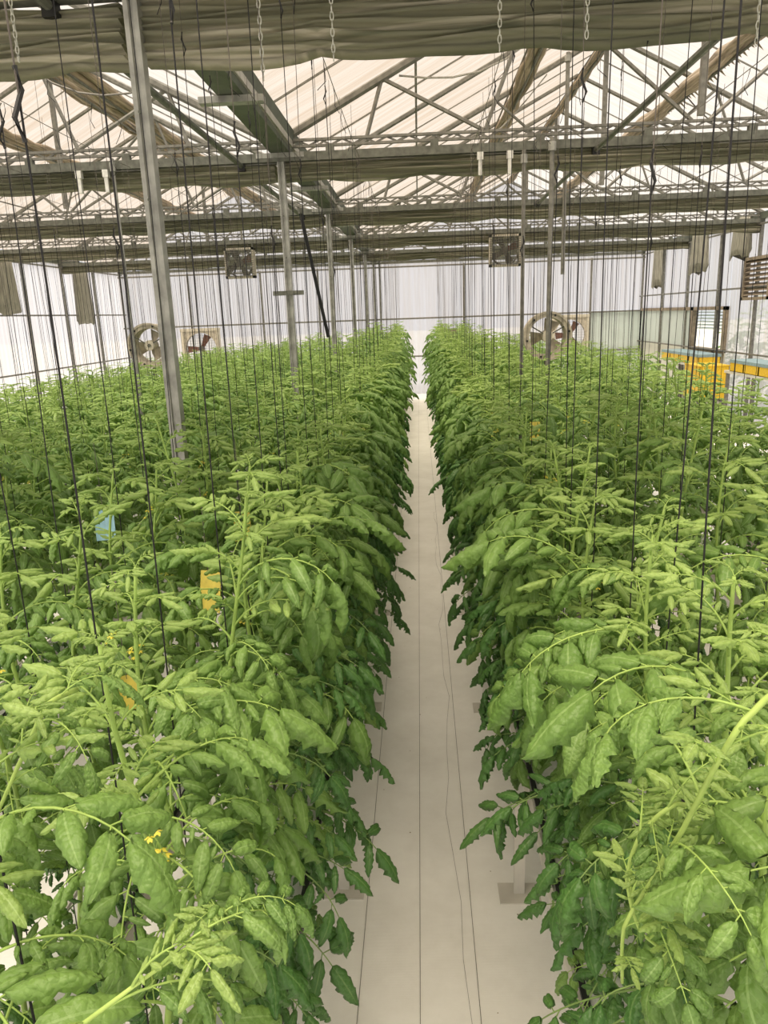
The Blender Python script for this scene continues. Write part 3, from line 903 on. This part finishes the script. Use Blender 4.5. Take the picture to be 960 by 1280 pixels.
# ------------------------------------------------------------------ tomato leaves
def leaflet(L, W, nv, nu, droop, fold, lobe, rg, pucker=1.0):
    """one ovate, toothed, drooping leaflet along +Y; returns verts, faces, uv"""
    v = np.linspace(0, 1, nv + 1)
    u = np.linspace(-1, 1, 2 * nu + 1)
    Vv, Uu = np.meshgrid(v, u, indexing='ij')
    prof = np.power(np.clip(v, 0, 1), .55) * np.power(1 - v, .80); prof /= prof.max()
    prof = prof * W / 2
    kk = rg.choice([4, 5]); ph = rg.random()
    fr = (v * kk + ph) % 1.0
    saw = 1 - fr * .9
    env = np.sin(PI * np.clip(v * 1.05, 0, 1)) ** .5
    mult = 1 - lobe * env * (1 - saw)
    X = Uu * prof[:, None] * (1 + (mult[:, None] - 1) * np.abs(Uu) ** 1.5)
    # length-wise curl
    th = -0.15 + droop * v ** 1.1
    ds = L / nv
    y = np.concatenate([[0], np.cumsum(np.cos((th[1:] + th[:-1]) / 2) * ds)])
    z = np.concatenate([[0], np.cumsum(-np.sin((th[1:] + th[:-1]) / 2) * ds)])
    Nz = np.cos(th); Ny = np.sin(th)
    side = rg.uniform(-.2, .2)
    au = np.abs(Uu)
    phi = fold * au + .45 * au ** 3
    off = -np.abs(X) * np.sin(phi)
    off = off + pucker * .085 * W * np.abs(np.sin(PI * 7 * (Vv - .28 * au))) * np.sin(PI * np.clip(au, 0, 1)) + \
        pucker * .06 * W * np.sin(Vv * 17 + Uu * 3 + ph * 6) * au
    Xo = X * np.cos(phi) + side * L * .15 * (Vv ** 2)
    # lobes point forward
    Y = y[:, None] + Ny[:, None] * off + lobe * .35 * au ** 2 * prof[:, None] * (saw[:, None] - .3)
    Z = z[:, None] + Nz[:, None] * off
    P = np.stack([Xo, Y, Z], -1).reshape(-1, 3)
    UV = np.stack([(Uu + 1) / 2, Vv], -1).reshape(-1, 2)
    UV[:, 1] = np.clip(UV[:, 1], .001, 1)
    c = 2 * nu + 1
    F = []
    for i in range(nv):
        for j in range(2 * nu):
            a = i * c + j
            F.append((a, a + 1, a + c + 1, a + c))
    return P, F, UV

def frame_place(P, o, y, z):
    """map local +Y to y, +Z near z, origin to o"""
    y = Vector(y).normalized(); x = y.cross(Vector(z)).normalized(); zz = x.cross(y)
    M = np.array([x, y, zz])
    return P @ M + np.array(o)

def compound(mb, o, heading, Lr, a0, a1, Ls, res, rg, mi_leaf=0, mi_stem=1, droop=1.0, fold=.5, lobe=.3, pairs=3, width=.62, rad=.0028, sidebend=0.0):
    """a whole tomato leaf: curved stalk with paired leaflets and a large end leaflet. heading: angle round Z"""
    nv, nu = res
    hx, hy = math.sin(heading), math.cos(heading)
    n = 10 if nv > 8 else (6 if nv > 3 else 3)
    pts = [Vector(o)]; tang = []
    for i in range(n):
        t = (i + .5) / n
        a = a0 + (a1 - a0) * t ** 1.3
        hd = heading + sidebend * t
        d = Vector((math.sin(hd) * math.cos(a), math.cos(hd) * math.cos(a), math.sin(a)))
        tang.append(d)
        pts.append(pts[-1] + d * (Lr / n))
    mb.tube([tuple(p) for p in pts], [rad * (1.25 - .8 * i / n) for i in range(n + 1)], 5 if nv > 8 else 3, mi_stem, cap=False)
    def at(t):
        k = min(n - 1, int(t * n)); f = t * n - k
        return pts[k].lerp(pts[k + 1], f), tang[k]
    def put(t, beta, size, dr):
        p, T = at(t)
        S = Vector((T.y, -T.x, 0))
        if S.length < 1e-3: S = Vector((hy, -hx, 0))
        S.normalize(); N = S.cross(T).normalized()
        if N.z < 0: N = -N
        d = T * math.cos(beta) + S * math.sin(beta)
        # short leaflet stalk
        pl = size * rg.uniform(.10, .25) if abs(beta) > .3 else 0.0
        q = p + (d + Vector((0, 0, .1))).normalized() * pl
        if pl > 0 and nv > 3: mb.tube([tuple(p), tuple(q)], rad * .5, 3 if nv <= 8 else 4, mi_stem, cap=False)
        P, F, UV = leaflet(size, size * width * rg.uniform(.88, 1.12), nv, nu, dr, fold * rg.uniform(.6, 1.4), lobe * rg.uniform(.6, 1.3), rg)
        nn = (N + Vector((rg.uniform(-.35, .35), rg.uniform(-.35, .35), 0))).normalized()
        P = frame_place(P, tuple(q), tuple(d), tuple(nn))
        mb.add(P, F, mi_leaf, UV)
    put(.985, 0.001, Ls * 1.28, droop * rg.uniform(.6, 1.0))
    ts = [.86, .62, .38, .2][:pairs]
    for i, tt in enumerate(ts):
        for s in (-1, 1):
            put(tt + rg.uniform(-.04, .04), s * rg.uniform(.85, 1.25), Ls * (1.0, .95, .72, .45)[i] * rg.uniform(.85, 1.12), droop * rg.uniform(.7, 1.25))
    if nv > 3:
        for tt in (.74, .5, .28)[:pairs]:
            s = rg.choice((-1, 1))
            put(tt, s * rg.uniform(1.0, 1.4), Ls * rg.uniform(.28, .42), droop * .7)

KINDS = {
    'young': dict(a0=(.75, 1.15), a1=(-.5, .1), Lr=(.12, .20), Ls=(.062, .082), droop=(.5, 1.0), fold=(.5, .8), lobe=(.25, .4), pairs=4, width=.50, mat=0),
    'mid':   dict(a0=(.35, .95), a1=(-1.25, -.5), Lr=(.22, .33), Ls=(.08, .125), droop=(1.0, 2.1), fold=(.35, .95), lobe=(.25, .6), pairs=3, width=.60, mat=1),
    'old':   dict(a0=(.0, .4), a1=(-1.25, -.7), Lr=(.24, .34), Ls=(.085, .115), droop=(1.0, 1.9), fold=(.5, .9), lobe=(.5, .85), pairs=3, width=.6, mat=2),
}
LM = [LEAF_Y, LEAF_M, LEAF_O]
def params(kind, rg):
    K = KINDS[kind]
    return dict(Lr=rg.uniform(*K['Lr']), a0=rg.uniform(*K['a0']), a1=rg.uniform(*K['a1']), Ls=rg.uniform(*K['Ls']), droop=rg.uniform(*K['droop']),
                fold=rg.uniform(*K['fold']), lobe=rg.uniform(*K['lobe']), pairs=K['pairs'], width=K['width'], sidebend=rg.uniform(-.5, .5))
LEAFMESH = {}
for kind, cnt in (('young', 8), ('mid', 14), ('old', 10)):
    LEAFMESH[kind] = []
    for i in range(cnt):
        rg = random.Random(hash((kind == 'mid', kind == 'old', i)) & 0xffff)
        mb = MB()
        compound(mb, (0, 0, 0), 0.0, res=(18, 4), rg=rg, **params(kind, rg))
        LEAFMESH[kind].append(mb.mesh(f'{kind}_leaf', [LM[KINDS[kind]['mat']], STEM_M if kind != 'old' else STEM_O], smooth=True))

def stem_curve(rg, h, wob=.03):
    ph = rg.uniform(0, 6); lean = rg.uniform(-.06, .06), rg.uniform(-.06, .06)
    def f(t):
        return Vector((wob * math.sin(t * 7 + ph) + lean[0] * t * t, wob * math.cos(t * 6 + ph) + lean[1] * t * t, h * t))
    return f
def schedule(rg, h, nl, side=0):
    """(height fraction, heading, kind, scale) for each leaf up the stem"""
    out = []
    a = rg.uniform(0, 2 * PI)
    for i in range(nl):
        t = .06 + .92 * ((i + .5) / nl) ** .92
        a += 2.399 + rg.uniform(-.3, .3)
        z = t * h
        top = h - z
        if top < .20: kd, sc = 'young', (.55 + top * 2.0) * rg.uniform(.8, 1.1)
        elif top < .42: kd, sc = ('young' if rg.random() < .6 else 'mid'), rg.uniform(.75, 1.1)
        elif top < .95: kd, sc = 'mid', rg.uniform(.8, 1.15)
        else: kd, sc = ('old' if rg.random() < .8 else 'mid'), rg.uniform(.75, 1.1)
        if z < .35: sc *= .8
        out.append((t, a, kd, sc))
    out.append((1.0, a + 1.0, 'young', .30)); out.append((1.0, a + 3.1, 'young', .36)); out.append((.99, a + 5.0, 'young', .42))
    return out

def flowers(mb, o, heading, rg, s=1.0):
    """stalk with small yellow star flowers"""
    hx, hy = math.sin(heading), math.cos(heading)
    p0 = Vector(o); pts = [p0 + Vector((hx, hy, 0)) * .10 * t * s + Vector((0, 0, .05 * t - .07 * t * t)) * s for t in (0, .3, .6, 1)]
    mb.tube([tuple(p) for p in pts], .0016 * s, 4, 1, cap=False)
    for k in range(5):
        c = pts[-1].lerp(pts[1], k / 6) + Vector((rg.uniform(-.025, .025), rg.uniform(-.025, .025), rg.uniform(-.03, .01))) * s
        mb.tube([tuple(pts[2]), tuple(c)], .001 * s, 3, 1, cap=False)
        for j in range(5):
            a = 2 * PI * j / 5 + rg.random()
            d = Vector((math.cos(a), math.sin(a), -.5)) * .013 * s; e = Vector((-math.sin(a), math.cos(a), 0)) * .004 * s
            mb.add([tuple(c), tuple(c + d * .5 + e), tuple(c + d), tuple(c + d * .5 - e)], [(0, 1, 2, 3)], 0)
FLM = []
for i in range(4):
    mb = MB(); flowers(mb, (0, 0, 0), 0, random.Random(i)); FLM.append(mb.mesh('flower_cluster', [PETAL_M, STEM_M]))

# stems shared between plants (unit height 1.0 -> scaled by plant height)
STEMS = []
for i in range(8):
    rg = random.Random(50 + i); f = stem_curve(rg, 1.0)
    mb = MB(); n = 18
    mb.tube([tuple(f(k / n)) for k in range(n + 1)], [.0075 * (1.1 - .62 * (k / n) ** 2) for k in range(n + 1)], 7, 0)
    STEMS.append((mb.mesh('stem', STEM_M, smooth=True), f))

def far_plant_mesh(seed, res, nl, h=1.43):
    rg = random.Random(seed); f = stem_curve(rg, h); mb = MB()
    mb.tube([tuple(f(k / 5)) for k in range(6)], .007, 4, 3, cap=False)
    for t, a, kd, sc in schedule(rg, h, nl):
        p = params(kd, rg); p['Lr'] *= sc * 1.32; p['Ls'] *= sc * 1.2
        compound(mb, tuple(f(min(t, 1))), a, res=res, rg=rg, mi_leaf=KINDS[kd]['mat'], mi_stem=3, rad=.003, **p)
    return mb
MIDMESH = [far_plant_mesh(300 + i, (8, 2), 28).mesh('tomato_plant', LM + [STEM_M], smooth=True) for i in range(10)]

# ------------------------------------------------------------------ plants
SP = .34
Z_BASE = .565
plants = []
for li, ln in enumerate(LINES):
    y = ln['y0'] + (.17 if li % 2 else 0); k = 1
    while y < ln['y1']:
        rg = random.Random(li * 1000 + k)
        top = ln['top'] + rg.uniform(-.10, .10) + .05 * math.sin(y * 1.3 + li)
        if abs(ln['x']) < 2: top += .17 * min(1, max(0, (y - 8) / 10))
        plants.append(dict(x=ln['x'] + rg.uniform(-.03, .03), y=y + rg.uniform(-.05, .05), top=top, k=k, li=li, where=ln['where'], seed=li * 1000 + k))
        y += SP * (1.25 if ln['x'] > 2 else 1.0); k += 1
plants = [p for p in plants if math.hypot(p['x'] - 2.16, (p['y'] - 12.9) * .7) > .42 and math.hypot(p['x'] + 4.65, (p['y'] - 12.9) * .7) > .42]
def in_view(p):
    return abs(p['x']) < .5 * p['y'] * 1.04 + .75
vis = sorted([p for p in plants if in_view(p)], key=lambda p: p['x'] ** 2 * .8 + p['y'] ** 2)
roots = []
single = vis[:290]; rest = vis[290:]
NEAR_D = 6.6
def plant_label(p, rg):
    return f"{rg} tomato plant, {ordinal(p['k'])} along in {p['where']}"
for p in single:
    rg = random.Random(p['seed'])
    d = math.hypot(p['x'], p['y'])
    h = p['top'] - Z_BASE
    fs = .76 if p['y'] < 1.15 else (.88 if p['y'] < 2 else 1.0)
    if d < NEAR_D or (abs(p['x']) < .7 and d < 11):
        sm, f = STEMS[p['seed'] % len(STEMS)]
        hasfl = rg.random() < .35
        t = thing('tomato_plant', plant_label(p, 'flowering' if hasfl else 'leafy green'), 'plant', (p['x'], p['y'], Z_BASE), 'tomato plants', 0)
        roots.append(t)
        st = link('stem', sm, t); st.scale = (1, 1, h)
        nl = 33
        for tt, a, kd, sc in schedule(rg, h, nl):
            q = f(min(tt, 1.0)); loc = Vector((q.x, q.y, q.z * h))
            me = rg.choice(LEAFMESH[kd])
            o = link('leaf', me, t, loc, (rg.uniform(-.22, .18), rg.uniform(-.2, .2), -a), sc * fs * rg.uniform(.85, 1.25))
        if abs(p['x']) < .7:                                # drooping leaves reaching into the aisle
            for j in range(9):
                tt = .12 + .72 * (j + rg.random()) / 9
                q = f(tt); a = (PI / 2 if p['x'] < 0 else -PI / 2) + rg.uniform(-.8, .8)
                kd = 'old' if tt < .62 else 'mid'
                link('leaf', rg.choice(LEAFMESH[kd]), t, (q.x, q.y, q.z * h), (rg.uniform(-.1, .25), rg.uniform(-.2, .2), -a), fs * rg.uniform(1.0, 1.3))
        if hasfl:
            for _ in range(2):
                tt = rg.uniform(.6, .93); q = f(tt)
                link('flower_cluster', rg.choice(FLM), t, (q.x, q.y, q.z * h), (0, 0, rg.uniform(0, 6.28)), .8)
    else:
        me = MIDMESH[p['seed'] % len(MIDMESH)]
        o = link('tomato_plant', me, None, (p['x'], p['y'], Z_BASE), (0, 0, rg.uniform(0, 6.28)), (1, 1, h / 1.43))
        tag(o, plant_label(p, 'leafy'), 'plant', 'tomato plants')
# long arching side shoots on the closest plants
def shoot(P, r0, seed, n_leaf=7):
    rg = random.Random(seed)
    P = [Vector(p) for p in P]
    root = min(roots, key=lambda r: (r.location.xy - P[0].xy).length)
    c = []
    for i in range(len(P) - 1):
        a, b = P[max(i - 1, 0)], P[min(i + 2, len(P) - 1)]
        for k in range(6):
            u = k / 6
            c.append(P[i].lerp(P[i + 1], u) + ((P[i + 1] - a) * (1 - u) - (b - P[i]) * u) * .08 * u * (1 - u) * 4)
    c.append(P[-1])
    c = [q - root.location for q in c]
    n = len(c)
    st = MB().tube([tuple(q) for q in c], [r0 * (1 - .45 * i / n) for i in range(n)], 8).build('side_shoot', STEM_Y, root, smooth=True)
    for i in range(n_leaf):
        t = .08 + .9 * i / n_leaf
        q = c[min(n - 1, int(t * n))]
        kd = 'mid' if i % 2 else 'young'
        o = link('leaf', rg.choice(LEAFMESH[kd]), st, q, (rg.uniform(-.2, .2), rg.uniform(-.2, .2), rg.uniform(0, 6.28)), rg.uniform(.32, .6))
shoot([(.50, .80, 2.02), (.413, .788, 2.07), (.345, .736, 2.06), (.323, .744, 2.0), (.301, .765, 1.9), (.278, .794, 1.8), (.249, .801, 1.72), (.26, .83, 1.6)], .0042, 1, 15)
shoot([(.40, .86, 1.84), (.315, .83, 1.885), (.27, .826, 1.84), (.261, .84, 1.76), (.282, .835, 1.68), (.343, .848, 1.62)], .0034, 2, 11)
shoot([(-.518, .967, 1.98), (-.52, .89, 2.0), (-.546, .872, 1.95), (-.593, .856, 1.86), (-.622, .85, 1.8)], .0040, 3, 8)
shoot([(-.371, .58, 1.8), (-.31, .596, 1.84), (-.256, .631, 1.86), (-.227, .721, 1.84)], .0026, 4, 7)
for i, (x, y, s_) in enumerate(((7.9, 17.6, 1.3), (8.1, 18.5, 1.5), (7.9, 19.3, 1.2))):
    o = link('outdoor_shrub', MIDMESH[i], None, (x, y, -.08), (0, 0, i * 2.0), (s_ * 1.3, s_ * 1.3, s_ * 1.25))
    tag(o, ('leafy shrub outside the right wall window, at its near end', 'taller leafy shrub outside the middle of the right wall window', 'leafy shrub outside the right wall window, at its far end')[i], 'shrub', 'shrubs outside the window')
# the many plants further off: one mass
tpl = []
for i in range(6):
    mb = far_plant_mesh(700 + i, (3, 1), 24)
    V = np.concatenate(mb.v)
    tpl.append((V, np.array([f for f in mb.f if len(f) == 4]), np.array([m for f, m in zip(mb.f, mb.mi) if len(f) == 4]), np.concatenate(mb.uv)))
AV = []; AF = []; AM = []; AU = []; off = 0
for p in rest:
    rg = random.Random(p['seed']); V, Fq, Mi, U = tpl[rg.randrange(len(tpl))]
    a = rg.uniform(0, 6.28); c, s = math.cos(a), math.sin(a); hs = (p['top'] - Z_BASE) / 1.43
    W_ = np.empty_like(V); W_[:, 0] = V[:, 0] * c - V[:, 1] * s + p['x']; W_[:, 1] = V[:, 0] * s + V[:, 1] * c + p['y']; W_[:, 2] = V[:, 2] * hs + Z_BASE
    AV.append(W_); AF.append(Fq + off); AM.append(Mi); AU.append(U); off += len(V)
if AV:
    AV = np.concatenate(AV); AF = np.concatenate(AF); AM = np.concatenate(AM); AU = np.concatenate(AU)
    me = bpy.data.meshes.new('distant_foliage')
    me.vertices.add(len(AV)); me.vertices.foreach_set('co', AV.ravel())
    me.loops.add(len(AF) * 4); me.loops.foreach_set('vertex_index', AF.ravel().astype(np.int32))
    me.polygons.add(len(AF)); me.polygons.foreach_set('loop_start', np.arange(0, len(AF) * 4, 4, dtype=np.int32))
    for m in LM + [STEM_M]: me.materials.append(m)
    me.polygons.foreach_set('material_index', AM.astype(np.int32))
    me.update(calc_edges=True)
    l = me.uv_layers.new(name='UVMap'); l.data.foreach_set('uv', AU[AF.ravel()].ravel())
    me.polygons.foreach_set('use_smooth', [True] * len(AF))
    me.validate()
    tag(link('distant_foliage', me), 'mass of tomato plants filling the far rows toward the back wall', 'foliage', kind='stuff')

# ------------------------------------------------------------------ overhead wires, support strings
for ln in LINES:
    x = ln['x'] * 1.0
    L = Y1 - 3.0
    t = thing('crop_wire', f'thin overhead wire with twine hooks above {ln["where"]}', 'wire', (x, 0, 4.04), 'overhead crop wires')
    pts = [(0, 1.0 + i * .5, -.03 * abs(math.sin(PI * i / 8))) for i in range(46)]
    MB().tube(pts, .003, 4).build('wire', WIRE_M, t)
    if abs(x) < 3:
        rg = random.Random(int(x * 100))
        for i in range(16):
            y = 2.6 + i * .62 + rg.uniform(-.1, .1)
            hp = [(0, 0, 0), (rg.uniform(-.02, .02), 0, -.05), (rg.uniform(-.03, .03), .01, -.11), (rg.uniform(-.05, .05), 0, -.16)]
            MB().tube(hp, .0026, 4).build('twine_hook', CORD_B, t, (0, y, -.02))

STR = []
for i in range(6):
    rg = random.Random(900 + i)
    L = 3.46
    zb = 2.2 + .6 * rg.random() if i % 2 else 3.2         # where the thin upper cord meets the black twine
    wob = lambda z: (.012 * math.sin(z * 1.1 + i) * (z / L) * (1 - z / L) * 4, .012 * math.cos(z * .9 + i) * (z / L) * (1 - z / L) * 4)
    up = [(*wob(z), z) for z in np.linspace(zb, L, 5)]
    lo = [(*wob(z), z) for z in np.linspace(0, zb, 9)]
    lower = MB().tube(lo, .0019, 5).mesh('twine', CORD_B)
    thin = MB().tube(up, .0015, 4).mesh('upper_cord', CORD_G)
    x_, y_ = wob(zb)
    hk = MB().tube([(x_, y_, zb - .05), (x_ + .012, y_, zb - .02), (x_ - .006, y_, zb + .02), (x_, y_, zb + .05)], .0042, 5).mesh('bobbin', BLACK_P)
    one = MB(); one.tube(lo, .0021, 4, 0); one.tube(up, .0016, 3, 1)
    STR.append((lower, thin, hk, one.mesh('support_string', [CORD_B, CORD_G])))
cnt = 0
for p in vis:
    d = math.hypot(p['x'], p['y'])
    rg = random.Random(p['seed'] + 5)
    p['sx'] = rg.uniform(-.05, .05); p['lean'] = (rg.uniform(-.012, .012), rg.uniform(-.012, .012))
    if cnt < 290:
        lo, th, hk, one = STR[p['seed'] % 6]
        lab = f"black support twine above the {ordinal(p['k'])} plant of {p['where']}"
        if d < 5.5:
            t = thing('support_string', lab, 'string', (p['x'] + p['sx'] * .4, p['y'], Z_BASE + .02), 'black support twines')
            t.rotation_euler = (*p['lean'], rg.uniform(0, 6))
            link('twine', lo, t); link('upper_cord', th, t); link('bobbin', hk, t)
        else:
            o = link('support_string', one, None, (p['x'] + p['sx'] * .4, p['y'], Z_BASE + .02), (*p['lean'], rg.uniform(0, 6)))
            tag(o, lab, 'string', 'black support twines')
        cnt += 1
m = MB()
for p in vis[290:]:
    x, y = p['x'] + p['sx'], p['y']; lx, ly = p['lean']
    m.tube([(x, y, 1.7), (x + lx * 2.3, y + ly * 2.3, 4.02)], .0022, 3, cap=False)
tag(m.build('distant_strings', CORD_G), 'mass of thin grey twines hanging over the far rows', 'twine', kind='stuff')

# sticky insect cards
def card(x, y, z, w, h, rz, tl, lab, ma):
    t = thing('sticky_card', lab, 'card', (x, y, z), 'insect cards among the plants', rz)
    V = []
    for i in range(5):
        u = -1 + i * .5
        for zz in (-h, h): V.append((u * w, .01 * math.cos(u * 1.5) + tl * zz, zz))
    V += [(a, b + .002, c) for a, b, c in V]
    F = []
    for i in range(4):
        F.append((2 * i, 2 * i + 2, 2 * i + 3, 2 * i + 1)); F.append((10 + 2 * i, 11 + 2 * i, 13 + 2 * i, 12 + 2 * i))
    F += [(0, 1, 11, 10), (8, 18, 19, 9)]
    MB().add(V, F).build('card', ma, t)
    MB().tube([(0, 0, h), (0, 0, h + .35)], .0015, 4).build('card_string', CORD_G, t)
card(-.90, 1.98, 1.42, .032, .05, .5, .3, 'yellow sticky card low at the left edge between the first two lines', YCARD)
card(-.86, 2.75, 1.45, .05, .08, -.4, .2, 'yellow sticky card half hidden left of the aisle, nearer of a pair', YCARD)
card(-.86, 3.35, 1.55, .04, .07, .3, .1, 'small yellow sticky card left of the aisle behind its neighbour', YCARD)
card(-1.64, 3.6, 1.50, .05, .08, .1, .1, 'pale blue sticky card in the gap left of the second line', BCARD)
card(.86, 5.6, 1.6, .04, .08, .2, .1, 'small yellow sticky card among the right rows', YCARD)
